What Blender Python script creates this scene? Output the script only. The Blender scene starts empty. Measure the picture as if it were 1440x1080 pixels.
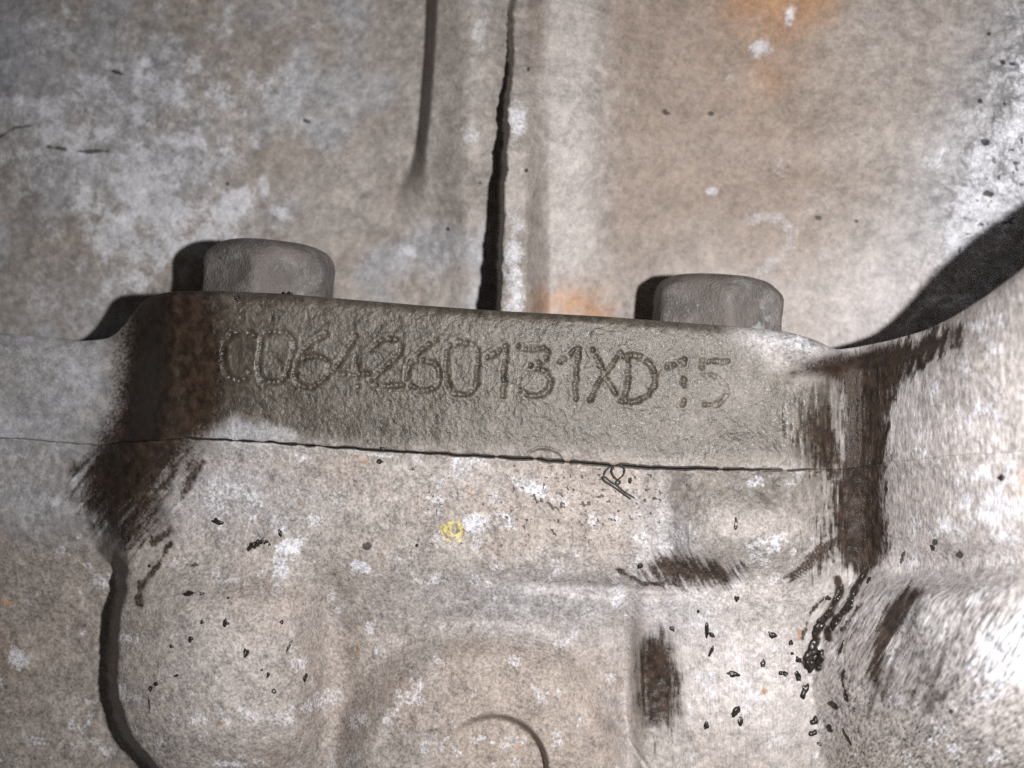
import bpy, bmesh, math
import numpy as np

# ---------------------------------------------------------------- camera, world, light
S = 0.0001            # 1 unit = 0.1 mm (about one photograph pixel on the number pad)
D = 1500.0            # camera distance from the pad, in those units
sc = bpy.context.scene
COL = sc.collection
cam = bpy.data.cameras.new('camera'); co = bpy.data.objects.new('camera', cam); COL.objects.link(co)
co.location = (0, -D * S, 0); co.rotation_euler = (math.radians(90), 0, 0)
cam.sensor_width = 36; cam.lens = 36 * D / 1440
cam.clip_start = 0.005; cam.clip_end = 10
cam.dof.use_dof = True; cam.dof.focus_distance = D * S; cam.dof.aperture_fstop = 13
sc.camera = co

world = bpy.data.worlds.new('World'); sc.world = world; world.use_nodes = True
bg = world.node_tree.nodes['Background']
bg.inputs[0].default_value = (1.0, 0.93, 0.88, 1); bg.inputs[1].default_value = 0.05

ld = bpy.data.lights.new('phone_flash', 'SPOT')      # the flash beside the lens that lit the photograph
ld.energy = 1.62; ld.shadow_soft_size = 0.0022; ld.color = (1.0, 0.985, 0.98)
lo = bpy.data.objects.new('phone_flash', ld); COL.objects.link(lo)
lo.location = (430 * S, -1490 * S, 25 * S)
ld.spot_size = math.radians(128); ld.spot_blend = 1.0
lo.rotation_euler = (math.radians(90 - 9), 0, math.radians(0))

sc.view_settings.view_transform = 'Standard'; sc.view_settings.look = 'None'
sc.view_settings.exposure = 0.0; sc.view_settings.gamma = 1.0
sc.cycles.max_bounces = 4; sc.cycles.use_denoising = False

# ---------------------------------------------------------------- numeric helpers
RT = np.random.RandomState(7).rand(256, 256).astype(np.float32)
def vn(x, y, k=0):
    x = x + k * 37.7; y = y + k * 91.3
    xi = np.floor(x); yi = np.floor(y); fx = x - xi; fy = y - yi
    fx = fx * fx * (3 - 2 * fx); fy = fy * fy * (3 - 2 * fy)
    a = xi.astype(np.int64) & 255; b = yi.astype(np.int64) & 255; c = (a + 1) & 255; d = (b + 1) & 255
    return (RT[a, b] * (1 - fx) + RT[c, b] * fx) * (1 - fy) + (RT[a, d] * (1 - fx) + RT[c, d] * fx) * fy
def fbm(u, v, scale, octv=4, k=0, sx=1.0, sy=1.0, ang=0.0, gain=0.55):
    if ang:
        c, s = math.cos(ang), math.sin(ang); u, v = u * c + v * s, -u * s + v * c
    x = u / (scale * sx); y = v / (scale * sy)
    t = 0; a = 1.0; n = 0
    for i in range(octv):
        t = t + a * vn(x, y, k + i * 5); n += a; a *= gain
        x, y = (x * 0.8 - y * 0.6) * 2.03, (x * 0.6 + y * 0.8) * 2.03
        if sx != sy: pass
    return t / n
def sfbm(u, v, w, l, ang, k=0, octv=3):
    """streaks: width w, length l, along direction ang (0 = down the image)"""
    c, s = math.cos(ang), math.sin(ang)
    a = (u * c - v * s) / w; b = (u * s + v * c) / l
    t = 0; n = 0; g = 1
    for i in range(octv):
        t = t + g * vn(a, b, k + 3 * i); n += g; g *= .6; a = a * 2.1; b = b * 1.9
    return t / n
def ss(a, b, x):
    t = np.clip((x - a) / (b - a), 0, 1); return t * t * (3 - 2 * t)
def ga(x, c, w): return np.exp(-((x - c) / w) ** 2)
def g2(u, v, cu, cv, wu, wv, ang=0):
    c, s = math.cos(ang), math.sin(ang); x = (u - cu) * c + (v - cv) * s; y = -(u - cu) * s + (v - cv) * c
    return np.exp(-(x / wu) ** 2 - (y / wv) ** 2)
def dseg(u, v, pts):
    d = np.full(u.shape, 1e9, np.float32)
    for (x0, y0), (x1, y1) in zip(pts[:-1], pts[1:]):
        dx, dy = x1 - x0, y1 - y0; L = dx * dx + dy * dy + 1e-9
        t = np.clip(((u - x0) * dx + (v - y0) * dy) / L, 0, 1)
        d = np.minimum(d, np.hypot(u - x0 - t * dx, v - y0 - t * dy))
    return d
def sdf(u, v, pts):
    """signed distance to a closed outline, positive inside"""
    d = dseg(u, v, pts + [pts[0]]); ins = np.zeros(u.shape, bool)
    for (x0, y0), (x1, y1) in zip(pts, pts[1:] + [pts[0]]):
        if y0 == y1: continue
        c = ((y0 > v) != (y1 > v)) & (u < (x1 - x0) * (v - y0) / (y1 - y0) + x0); ins ^= c
    return np.where(ins, d, -d)
def itp(x, xs, ys, w=40):
    return sum(np.interp(x + d * w, xs, ys) for d in (-1, -.6, -.2, .2, .6, 1)) / 6
def curve(pts):
    xs = np.array([p[0] for p in pts], float); ys = np.array([p[1] for p in pts], float)
    def f(x):
        y = np.interp(x, xs, ys) * 2
        return (y + np.interp(x - 9, xs, ys) + np.interp(x + 9, xs, ys)) / 4
    return f
def pos(u, v, h):
    """world position of the point at height h (towards the viewer) seen at u, v"""
    k = 1 - h / D
    return (u - 720) * k * S, -h * S, -(v - 540) * k * S

# ---------------------------------------------------------------- outlines
T = curve([(-200, 468), (0, 468), (60, 474), (110, 480), (150, 477), (166, 468), (180, 450), (195, 428), (212, 416), (240, 410), (300, 409),
           (400, 413), (480, 420), (600, 430), (700, 437), (850, 445), (950, 453), (1050, 460), (1110, 467), (1150, 479),
           (1174, 492), (1200, 489), (1250, 479), (1300, 465), (1340, 446), (1390, 414), (1440, 376), (1500, 330), (1700, 180)])
P = curve([(-200, 606), (0, 617), (70, 622), (140, 627), (200, 620), (260, 615), (350, 620), (480, 630), (600, 637), (700, 643), (800, 650),
           (900, 656), (1000, 659), (1060, 661), (1200, 659), (1260, 648), (1340, 640), (1440, 634), (1700, 610)])

P0 = P
P = lambda u: P0(u) + 2.2 * (vn(u / 13, u * 0, 201) - .5) + 3 * (vn(u / 60, u * 0, 202) - .5)
# ---------------------------------------------------------------- stamped characters (stroke paths on the pad)
CH = [
 [[(358,471),(350,467),(339,466),(326,470),(317,479),(314,490),(314,506),(317,520),(324,532),(337,535),(345,532),(350,524)]],
 [[(368,475),(375,468),(388,466),(403,468),(412,476),(414,488),(411,502),(408,515),(402,528),(393,536),(380,538),(370,535),(364,527),(364,510),(366,490),(368,475)]],
 [[(458,468),(450,475),(440,482),(430,489),(422,498),(417,508),(414,520),(415,533),(424,543),(438,545),(452,538),(461,527),(463,514),(458,505),(446,501),(434,501),(427,504)]],
 [[(500,472),(495,482),(488,492),(480,505),(472,516),(468,523),(478,526),(492,527),(506,527),(518,526)],[(501,506),(502,520),(502,533),(502,544)]],
 [[(521,493),(527,486),(537,479),(548,476),(558,478),(564,485),(562,497),(554,506),(543,515),(532,525),(524,534),(530,541),(541,543),(553,542),(566,541)]],
 [[(612,478),(604,484),(595,491),(586,499),(579,508),(574,520),(573,532),(578,542),(589,549),(602,549),(613,542),(618,530),(617,518),(609,509),(597,506),(587,508)]],
 [[(629,494),(633,486),(643,481),(655,482),(665,485),(672,494),(672,508),(671,524),(670,538),(664,550),(653,555),(641,555),(633,548),(628,536),(627,521),(627,508),(629,494)]],
 [[(686,503),(694,498),(703,492),(711,486),(711,500),(709,515),(708,530),(708,544),(707,556)]],
 [[(729,487),(740,491),(752,491),(764,489),(771,495),(767,504),(757,510),(747,514),(757,518),(767,523),(774,533),(773,545),(765,554),(753,557),(740,555),(731,549)]],
 [[(787,508),(795,504),(804,497),(813,489),(812,503),(810,518),(810,532),(809,546),(809,560)]],
 [[(833,492),(838,502),(844,515),(850,528),(858,541),(865,553),(871,563)],[(872,496),(864,508),(856,519),(848,528),(841,539),(835,550),(830,562)]],
 [[(882,500),(883,515),(883,530),(881,545),(878,558)],[(876,502),(888,500),(900,501),(910,507),(918,517),(921,530),(919,544),(912,556),(900,563),(888,565),(874,564)]],
 [[(938,517),(947,513),(955,508)],[(961,505),(961,512)],[(961,534),(962,541)],[(961,563),(961,568)]],
 [[(988,507),(998,507),(1010,509),(1022,509)],[(988,507),(987,517),(988,527),(999,527),(1011,533),(1020,543),(1022,555),(1015,565),(1004,570),(992,569)]],
]
def stamp(u, v):
    h = np.zeros(u.shape, np.float32)
    m = (u > 290) & (u < 1050) & (v > 445) & (v < 590)
    uu = u[m]; vv = v[m]; acc = np.zeros(uu.shape, np.float32); groove = np.full(uu.shape, 1e9, np.float32)
    wu = uu + 1.2 * (vn(uu / 6, vv / 6, 3) - .5) * 2; wv = vv + 1.2 * (vn(uu / 6, vv / 6, 9) - .5) * 2
    rs = np.random.RandomState(3)
    for ch in CH:
        for st in ch:
            near = (uu > min(p[0] for p in st) - 22) & (uu < max(p[0] for p in st) + 22)
            a = wu[near]; b = wv[near]
            groove[near] = np.minimum(groove[near], dseg(a, b, st))
            # separate punch marks along the stroke
            L = 0; q = []
            for (x0, y0), (x1, y1) in zip(st[:-1], st[1:]):
                n = max(1, int(round(math.hypot(x1 - x0, y1 - y0) / 8.0)))
                q += [(x0 + (x1 - x0) * i / n, y0 + (y1 - y0) * i / n) for i in range(n)]
            q.append(st[-1]); t = acc[near]
            for x, y in q:
                x += rs.uniform(-1.2, 1.2); y += rs.uniform(-1.2, 1.2); r = rs.uniform(3.6, 5.2); dp = rs.uniform(.65, 1.25)
                dd = np.hypot(a - x, b - y) / r
                t = np.maximum(t, dp * (1 - ss(.15, 1.15, dd)))
            acc[near] = t
    body = 1 - ss(2.2, 5.3, groove)
    rim = np.exp(-((groove - 7.4) / 1.8) ** 2)
    fade = 1 - .25 * ss(920, 1040, uu)
    h[m] = (-.55 * body - 2.3 * acc * body + .38 * rim * (.4 + vn(uu / 7, vv / 7, 6))) * fade
    return h, m, groove

# ---------------------------------------------------------------- surface heights (toward the viewer)
def h_wall(u, v):
    h = -258 + 16 * (fbm(u, v, 170, 3, 1) - .5)
    h += -14 * ga(u, 500, 120) * (1 - ss(250, 430, v))
    eL = itp(v, [-100, 0, 100, 200, 250, 300, 420], [612, 608, 603, 594, 584, 568, 540])
    amp = 62 * (1 - ss(190, 330, v)) + 4
    h += amp * ss(-9 - 20 * ss(200, 330, v), 9 + 30 * ss(200, 330, v), u - eL) * (1 - ss(690, 740, u) * .3)
    eR = itp(v, [-100, 0, 100, 200, 300, 380, 450], [727, 722, 716, 709, 704, 701, 700])
    rh = np.interp(v, [-100, 0, 450, 700], [25, 38, 158, 170])
    wob = 9 * (fbm(u, v, 16, 3, 22) - .5)
    h += rh * ss(-5, 5, u - eR + wob)
    h += 26 * ga(u, 660, 38) * (1 - ss(330, 460, v) * .5)
    crest = 16 * ga(u, eR + 22, 24)
    h += crest * (ss(60, 250, v) * .8 + .2)
    h -= (rh - 62) * ss(738, 775, u) * (rh > 0)
    h -= 22 * ss(790, 930, u) + 34 * ga(u, 1000, 150)
    k = u + .35 * (v - 120)
    deep = 1 - ss(120, 400, v - .35 * (1440 - u))
    h += 95 * deep * ss(1290, 1560, k + 18 * (fbm(u, v, 60, 3, 5) - .5))
    edge = ss(1340, 1430, k)
    h += edge * 34 * (fbm(u, v, 22, 5, 8, gain=.65) - .5)
    h += 4.5 * (fbm(u, v, 24, 4, 11) - .5)
    for (a, b, w, d) in [(1405, 90, 7, 12), (1424, 92, 8, 12), (1412, 145, 6, 9), (1385, 200, 8, 9), (1390, 273, 9, 10), (1383, 315, 5, 7), (1428, 22, 9, 9)]:
        h -= d * g2(u, v, a, b, w, w * .7, .4)
    return h

def shoulder(u, v):
    return 225 * ss(1205, 1520, u) + 35 * ss(1240, 1400, u) * (1 - ss(440, 640, v)) + 30 * ga(u, 1330, 90) * ss(430, 520, v) * (1 - ss(720, 820, v))

def h_flange(u, v):
    t = v - T(u); p = P(u) - v
    left = itp(v, [380, 430, 480, 600, 640], [190, 186, 190, 180, 168])
    h = -82 * (1 - ss(0, 72, u - left + 12))
    h -= 10 * g2(u, v, 60, 600, 90, 26)
    h += shoulder(u, v) - 30 * ga(u, 1200, 40)
    # small fillet along the upper edge, sharper along the joint
    r = 7 + 6 * (u < 240) + 5 * ss(1180, 1300, u)
    h -= 9 * np.exp(-np.clip(t, 0, 99) / r * 1.4)
    h -= (.5 + 2.2 * ss(200, 420, u) * (1 - ss(1000, 1100, u))) * np.exp(-np.clip(p, 0, 99) / 1.6)
    # lifted, cleaned tip at the pad's upper right and the recess under it
    h += 10 * g2(u, v, 1130, 490, 60, 22, .25)
    d = dseg(u, v, [(1105, 526), (1150, 514), (1200, 500), (1260, 489), (1330, 470)])
    h -= 15 * np.exp(-(d / 12) ** 2) * ss(1085, 1150, u)
    pad = ss(250, 300, u) * (1 - ss(1090, 1170, u))
    h += (1.0 * (fbm(u, v, 4.6, 3, 30) - .5) + 1.6 * (fbm(u, v, 30, 2, 33) - .5)) * (.45 + .85 * pad)
    sm, m, groove = stamp(u, v); h += sm
    h += 10 * np.clip(1 - ((u - 1055) / 108) ** 2, 0, 1) * (1 - ss(0, 80, p))
    # chipped burr above the joint
    c = sdf(u, v, [(738, 646), (746, 636), (757, 631), (772, 632), (786, 637), (795, 650)])
    h -= 3.2 * ss(-2, 2.5, c); h += 1.6 * np.exp(-((c + 1.2) / 1.6) ** 2) * (v < P(u) - 2)
    # drag marks in the right valley
    h += 3.4 * (sfbm(u, v, 5, 60, 0, 41) - .5) * ga(u, 1195, 62) * 1.8 * ss(500, 560, v)
    h += 3.4 * (sfbm(u, v, 6, 30, .05, 43, 2) - .5) * ga(u, 1330, 170) * .7
    # brushed dimples on the dark corner
    h += 3.0 * (fbm(u, v, 11, 2, 44) - .5) * ga(u, 225, 50)
    return h

RC = (682, 1088)
def h_block(u, v):
    p = v - P(u)
    h = -7 + 0 * u
    jw = .12 + .88 * ss(200, 420, u) * (1 - ss(1000, 1100, u))
    h += 3.5 * np.exp(-p / 9) + 3.5 * (1 - jw) * (1 - ss(0, 40, p))                        # rolled lip of the joint
    h -= 4 * jw * np.exp(-np.clip(p, 0, 99) / 1.5)
    # left hand lower level with its step
    eb = np.interp(v, [560, 700, 770, 800, 830, 870, 930, 980, 1010, 1040, 1080, 1120, 1170],
                   [172, 160, 156, 170, 170, 162, 157, 159, 167, 182, 218, 268, 350])
    eb = eb + 9 * (fbm(u, v, 16, 4, 50) - .5)
    soft = np.interp(v, [600, 720, 800, 850], [48, 44, 12, 9])
    lo = 1 - ss(-1, 1, (u - eb) / soft)
    dep = itp(v, [560, 640, 740, 815, 860], [64, 62, 64, 88, 92], 30)
    h -= lo * dep
    h += 10 * g2(u, v, 60, 720, 120, 45) * lo
    # step below the strip under the joint
    sd = ss(770, 900, v + 10 * (fbm(u, v, 90, 2, 52) - .5)) * (1 - lo)
    boss = sdf(u, v, [(120, 700), (395, 760), (425, 850), (440, 950), (425, 1040), (370, 1110), (300, 1150), (120, 1150)])
    bm = ss(-55, 20, boss)
    right = ss(862, 910, u + 3 * (fbm(u, v, 20, 2, 54) - .5))
    h += 36 * np.clip(1 - ((u - 305) / 150) ** 2, 0, 1) * ss(770, 870, v) * (1 - ss(1020, 1140, v))
    amt = 42 * (1 - bm) * (1 - right) + 20 * right
    h -= amt * sd
    h -= 15 * g2(u, v, 850, 826, 100, 11, .05)
    h -= 3 * g2(u, v, 480, 822, 240, 26)
    h -= 24 * g2(u, v, 462, 940, 34, 130)
    h -= 18 * g2(u, v, 884, 950, 17, 110) 
    h += 16 * bm * ss(790, 860, v) * (1 - ss(60, 190, np.hypot(u - 295, (v - 930) * .8)))
    # round boss with a sunk centre
    r = np.hypot(u - RC[0], v - RC[1]); r1 = r + 6 * (fbm(u, v, 80, 2, 56) - .5)
    h += 36 * (1 - ss(160, 222, r1)) * (1 - right) + 22 * np.clip(1 - (r1 / 215) ** 2, 0, 1) * (1 - right)
    rr = np.hypot(u - 694, v - 1082)
    h -= 30 * (1 - ss(70, 79, rr)) * ss(640, 720, u + .3 * (1080 - v))
    h += 12 * g2(u, v, 690, 1058, 26, 12) + 14 * g2(u, v, 700, 1090, 30, 16)
    # bump below the pad, with a soft left shoulder
    bu = np.clip(1 - ((u - 1055) / 108) ** 2, 0, 1) * (.3 + .7 * ss(0, 90, p)) * (1 - ss(750, 825, v))
    h += 34 * bu
    h -= 16 * ga(u, 932, 24) * (1 - ss(760, 830, v))
    h -= 11 * g2(u, v, 985, 810, 80, 20)
    # valley running down from the pad, then curving away under the big lobe
    val = dseg(u, v, [(1203, 600), (1203, 760), (1188, 820), (1158, 890), (1143, 960), (1152, 1040), (1180, 1200)])
    h -= 30 * np.exp(-(val / 42) ** 2) * (1 - .45 * ss(780, 860, v))
    up = 1 - ss(770, 850, v - .06 * (1440 - u) + 8)
    h += shoulder(u, v) * up
    cre = np.interp(v, [760, 800, 880, 960, 1040, 1200], [1215, 1192, 1160, 1141, 1150, 1175])
    e = np.clip((u - cre) / 300, 0, 1.6)
    lobe = 290 * (1 - np.exp(-1.5 * e ** 1.15)) * (1 - .25 * ss(1000, 1200, v))
    h += lobe * (1 - up)
    d2 = dseg(u, v, [(1225, 812), (1300, 806), (1370, 800), (1440, 788), (1700, 770)])
    h -= 22 * np.exp(-(d2 / 30) ** 2) * ss(1215, 1290, u)
    h -= 16 * g2(u, v, 1255, 885, 26, 70, -.5) * 1
    h -= 14 * g2(u, v, 928, 955, 26, 75)
    h += 26 * g2(u, v, 1410, 930, 75, 100, .5)
    # relief of the rough casting
    rough = 1.0
    h += rough * (2.6 * (fbm(u, v, 7, 3, 60) - .5) + 5 * (fbm(u, v, 42, 3, 63) - .5))
    lm = ss(1150, 1220, u) * (v > 0)
    h += lm * 3.4 * (sfbm(u, v, 8, 70, -.52, 66) - .5) * ss(800, 860, v)
    h += 4.0 * (sfbm(u, v, 5, 60, 0, 41) - .5) * ga(u, 1195, 62) * (1 - ss(770, 840, v))
    h += 6 * (sfbm(u, v, 7, 45, -.8, 68) - .5) * g2(u, v, 190, 710, 80, 70)
    # gouge line at the lower right of the round boss
    d3 = dseg(u, v, [(855, 1000), (880, 1035), (915, 1085)]); h -= 3 * np.exp(-(d3 / 2.5) ** 2)
    # blister of old paint, thin scars
    h += 3.2 * (1 - ss(9, 20, np.hypot(u - 664, (v - 737) * 1.05) + 4 * (fbm(u, v, 9, 2, 70) - .5)))
    rg = np.hypot(u - 640, v - 744); h += 1.6 * (np.exp(-((rg - 15) / 2.2) ** 2) + np.exp(-((rg - 8) / 2) ** 2)) * (v > 738)
    d4 = dseg(u, v, [(969, 733), (968, 755), (973, 780)]); h += 1.8 * np.exp(-(d4 / 1.4) ** 2)
    for (a, b, w, d) in [(525, 895, 22, 4), (22, 925, 24, 5), (1035, 737, 4, 3), (600, 1040, 24, 4)]:
        h += d * (g2(u, v, a, b, w, w) - .8 * g2(u, v, a, b, w * .55, w * .55))
    return h

# ---------------------------------------------------------------- surface masks (what lies on the metal, and some painted brightness)
def n0(u, v, s, k, o=4): return fbm(u, v, s, o, k) - .5
OIL_L = [(196, 402), (272, 404), (300, 450), (306, 500), (308, 540), (290, 590), (264, 622), (236, 660), (212, 705), (206, 748), (186, 765),
         (150, 742), (118, 705), (124, 660), (150, 625), (168, 580), (176, 530), (180, 470), (190, 430)]
OIL_R = [(1108, 527), (1135, 512), (1178, 499), (1250, 484), (1310, 462), (1352, 458), (1352, 480), (1325, 505), (1285, 522), (1262, 545), (1250, 580),
         (1250, 640), (1243, 700), (1250, 770), (1238, 796), (1212, 812), (1186, 800), (1168, 770), (1172, 700), (1180, 620), (1180, 540), (1150, 527)]
OIL_R2 = [(1118, 602), (1134, 578), (1165, 582), (1195, 640), (1200, 700), (1180, 780), (1150, 800), (1160, 740), (1160, 680), (1140, 640)]
OIL_B = [(918, 782), (945, 784), (1000, 790), (1042, 796), (1036, 820), (985, 824), (935, 822), (905, 806)]
OIL_C = [(906, 900), (928, 893), (946, 915), (956, 955), (952, 1000), (932, 1026), (910, 1018), (900, 985), (898, 940)]
OIL_D = [(1286, 822), (1296, 832), (1272, 880), (1250, 915), (1232, 962), (1218, 935), (1228, 893), (1250, 850)]
TR1 = [(1178, 815), (1180, 828), (1178, 838), (1172, 848), (1168, 857), (1162, 866), (1156, 872), (1152, 880), (1148, 890), (1147, 900), (1142, 908), (1138, 916), (1136, 924), (1134, 932), (1142, 934), (1150, 928), (1150, 938)]
TR2 = [(1218, 802), (1213, 812), (1207, 822), (1202, 830), (1196, 842), (1192, 852), (1186, 862), (1180, 868), (1172, 876), (1166, 884), (1165, 896)]
def masks(u, v, part):
    Z = np.zeros(u.shape, np.float32)
    oil, oxide_glare, rust, film, dirt_dark, sv, sd, cool, warm, pale = [Z.copy() for _ in range(10)]
    if part == 'wall':
        dens = .50 * g2(u, v, 190, 240, 260, 200) + .35 * g2(u, v, 330, 90, 140, 130) + .55 * g2(u, v, 240, 330, 110, 90) + .3 * g2(u, v, 60, 60, 120, 160)
        f0 = fbm(u, v, 58, 6, 80, gain=.66)
        oxide_glare = .42 * ss(.44, .64, f0 * .72 + dens * .36) + .55 * ss(.56, .76, fbm(u, v, 26, 6, 82, gain=.7) * .8 + dens * .34)
        rib = g2(u, v, 728, 165, 20, 50) + g2(u, v, 722, 380, 24, 120) + .9 * g2(u, v, 660, 190, 22, 34, .5) + .7 * g2(u, v, 675, 40, 30, 60)
        oxide_glare = np.maximum(oxide_glare, .8 * ss(.35, .85, rib * .8 + .6 * n0(u, v, 14, 84)))
        k = u + .42 * (v - 170)
        far = 1.25 * ss(1365, 1425, k + 70 * n0(u, v, 60, 86)) + .7 * g2(u, v, 1310, 215, 85, 45, -.6) + .5 * g2(u, v, 1310, 300, 70, 30, .3)
        oxide_glare = np.maximum(oxide_glare, .9 * ss(.35, 1.05, far * .85 + 1.3 * n0(u, v, 34, 88, 6) + .5 * n0(u, v, 8, 89)))
        for (a, b, c, d, e) in [(1070, 70, 14, 12, -.4), (1110, 22, 7, 14, .2), (1000, 270, 9, 5, 0), (285, 100, 0, 0, 0), (370, 260, 9, 18, 0), (395, 300, 20, 9, .6), (575, 352, 12, 9, 0)]:
            if c: oxide_glare = np.maximum(oxide_glare, .8 * ss(.25, .95, g2(u, v, a, b, c * 1.4, d * 1.4, e) + .9 * n0(u, v, 11, 90, 5)))
        d = dseg(u, v, [(1052, 312), (1075, 305), (1098, 308), (1115, 325), (1112, 348), (1095, 368), (1070, 380)])
        oxide_glare = np.maximum(oxide_glare, (1 - ss(4, 13, d + 6 * n0(u, v, 10, 91))) * .42 * (.4 + fbm(u, v, 20, 3, 140)))
        warm = ss(835, 880, u) * 1.25 * (1 - .75 * ss(1120, 1260, u + 80 * n0(u, v, 90, 92))) * (.55 + .9 * fbm(u, v, 110, 4, 93) - .25) * (1 - .6 * ss(300, 430, v))
        warm += .35 * ss(.5, .7, fbm(u, v, 120, 4, 94)) * (u < 600)
        warm += .6 * ga(u, 758, 15) * (1 - ss(60, 140, v))
        rust = 1.5 * g2(u, v, 1090, -25, 110, 75) * (.3 + 1.3 * fbm(u, v, 50, 4, 95)) + .7 * g2(u, v, 1060, 110, 90, 120) * (.4 + fbm(u, v, 50, 3, 96))
        rust += 1.5 * g2(u, v, 805, 428, 70, 45) * (.4 + fbm(u, v, 30, 3, 97)) + .4 * g2(u, v, 965, 290, 40, 50) + .8 * g2(u, v, 10, 303, 22, 6) + .8 * g2(u, v, 1358, 322, 12, 20, .5) + .25 * g2(u, v, 1120, 100, 60, 80) + .25 * g2(u, v, 940, 70, 30, 80)
        warm = np.maximum(warm, rust * .4)
        rust *= .62
        pale = .4 * ss(745, 790, u) * (1 - ss(810, 850, u)) + .45 * ss(1100, 1300, u) * ss(240, 420, v) + .4 * g2(u, v, 1100, 430, 200, 80)
        cool = .7 * ss(.45, .6, fbm(u, v, 140, 3, 98)) * (u < 690) + .8 * ss(1250, 1400, k) + .3 * g2(u, v, 130, 460, 160, 60)
        cool = np.maximum(cool, 1.0 * g2(u, v, 10, 70, 70, 130)); dirt_dark = .30 * g2(u, v, 0, 60, 60, 130) + .22 * g2(u, v, 70, 110, 22, 60)  # upper left corner coloured darker and cooler
        dk = [(935, 158, 8, 7), (1000, 160, 5, 4), (432, 170, 9, 4), (320, 258, 4, 4), (630, 322, 4, 4), (676, 257, 3, 3), (743, 97, 4, 5), (1390, 48, 4, 4), (740, 240, 4, 4),
              (1150, 305, 7, 4), (1205, 312, 6, 4), (165, 102, 15, 3), (1378, 142, 5, 5), (1385, 200, 9, 6), (1390, 273, 10, 6), (1380, 315, 6, 4), (1410, 88, 6, 5), (1425, 90, 8, 4), (1412, 146, 4, 4)]
        for (a, b, c, d) in dk: dirt_dark = np.maximum(dirt_dark, .75 * ss(.2, .95, g2(u, v, a, b, c * 1.1, d * 1.1, .3) + .9 * n0(u, v, 7, 100)))
        for pl, w in [([(0, 192), (20, 180), (48, 176)], 2.5), ([(68, 207), (90, 210), (120, 213), (150, 212)], 3), ]:
            dirt_dark = np.maximum(dirt_dark, (1 - ss(w * .4, w * 1.3, dseg(u, v, pl) + 9 * n0(u, v, 12, 101))) * .6)
        dirt_dark = np.maximum(dirt_dark, .6 * ss(.6, .76, fbm(u, v, 8, 3, 102)) * ss(1360, 1430, k)); 
        sv = .15 + Z
    else:
        n1 = n0(u, v, 22, 110); dst = sfbm(u, v, 4.5, 40, -.72, 111) - .5; dsv = sfbm(u, v, 3, 34, 0, 112) - .5 + .5 * n0(u, v, 5, 141)
        low = ss(600, 680, v)
        a = sdf(u, v, OIL_L); oil = ss(-44, 40, a + 10 + 16 * n1 + (90 * dst + 20 * n1) * low + 4)
        gap = 1 - .55 * ss(.05, .22, dst) * ss(650, 740, v); oil *= gap
        b = sdf(u, v, OIL_R)
        core = ss(1195, 1215, u) * (1 - ss(1238, 1250, u)); ho = 34 * dsv * ss(520, 560, v) * (1 - .85 * core) - 5 * (1 - ss(1160, 1212, u)) * ss(530, 560, v) + 70 * (sfbm(u, v, 5, 22, -.25, 113) - .5) * ss(1250, 1290, u + 20 * (v > 560)) 
        ob = ss(-16, 20, b + 3 + ho + 10 * n1)
        c = sdf(u, v, OIL_R2); oc = ss(-26, 30, c + 90 * dsv + 8 * n1 + 4) * .86
        bottom = 40 * (sfbm(u, v, 6, 34, -.15, 114) - .5) * ss(770, 800, v)
        ob *= ss(-10, 6, b + bottom + 6)
        oil = np.maximum(oil, np.maximum(ob, oc))
        fan = dseg(u, v, [(1175, 760), (1150, 780), (1128, 800), (1112, 812)]); oil = np.maximum(oil, .8 * (1 - ss(4, 13, fan + 26 * (sfbm(u, v, 4, 40, -1.0, 115) - .5))))
        for poly, ang, am, s0, mx in [(OIL_B, .55, 40, 20, .85), (OIL_C, 0.05, 30, 24, .92), (OIL_D, -.5, 36, 14, .95)]:
            q = sdf(u, v, poly); oil = np.maximum(oil, mx * ss(-s0, s0 * .7, q + am * (sfbm(u, v, 4, 46, ang, 116) - .5) + 9 * n1))
        for tr, w in ((TR1, 7), (TR2, 6)):
            oil = np.maximum(oil, .95 * (1 - ss(w * .3, w * 1.5, dseg(u, v, tr) + 9 * n0(u, v, 9, 136))))
        oil = np.maximum(oil, .93 * (1 - ss(12, 36, np.abs(u - 1216) + 22 * dsv)) * ss(505, 540, v) * (1 - ss(765, 810, v + 20 * n1)))
        # thin combed strokes
        for pl, w in [([(1262, 915), (1250, 950), (1240, 985)], 4), ([(1240, 955), (1226, 985), (1220, 1010)], 4), ([(1330, 905), (1318, 950), (1300, 985)], 4),
                      ([(1300, 940), (1283, 975)], 3), ([(1315, 975), (1305, 1000)], 6), ([(1345, 950), (1320, 990)], 3), ([(1210, 850), (1185, 885)], 3),
                      ([(262, 680), (275, 660), (285, 652)], 6), ([(238, 765), (222, 795), (198, 820), (193, 842)], 3.5), ([(280, 655), (258, 694)], 7), ([(196, 850), (198, 830), (205, 815)], 5), ([(215, 762), (240, 748), (238, 745)], 6),
                      ([(172, 745), (176, 772)], 4), ([(208, 748), (218, 764)], 3), ([(262, 795), (282, 795)], 1.5), ([(1128, 900), (1140, 860), (1160, 840)], 2), ([(865, 800), (905, 820), (960, 822)], 3)]:
            oil = np.maximum(oil, (.62 if pl[0][0] > 1220 else .8) * (1 - ss(w * .2, w * 1.9, dseg(u, v, pl) + 11 * n0(u, v, 8, 117))))
        # pad film
        padm = sdf(u, v, [(245, 380), (1000, 430), (1085, 500), (1120, 530), (1180, 525), (1195, 665), (320, 622), (262, 610), (240, 520)])
        film = ss(-22, 30, padm + 20 * n0(u, v, 40, 118)) * (v < P(u))
        grey = ss(-8, 12, sdf(u, v, [(286, 612), (298, 596), (330, 586), (372, 590), (408, 600), (420, 616), (415, 634), (280, 624)]) + 16 * n0(u, v, 16, 119))
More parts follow.
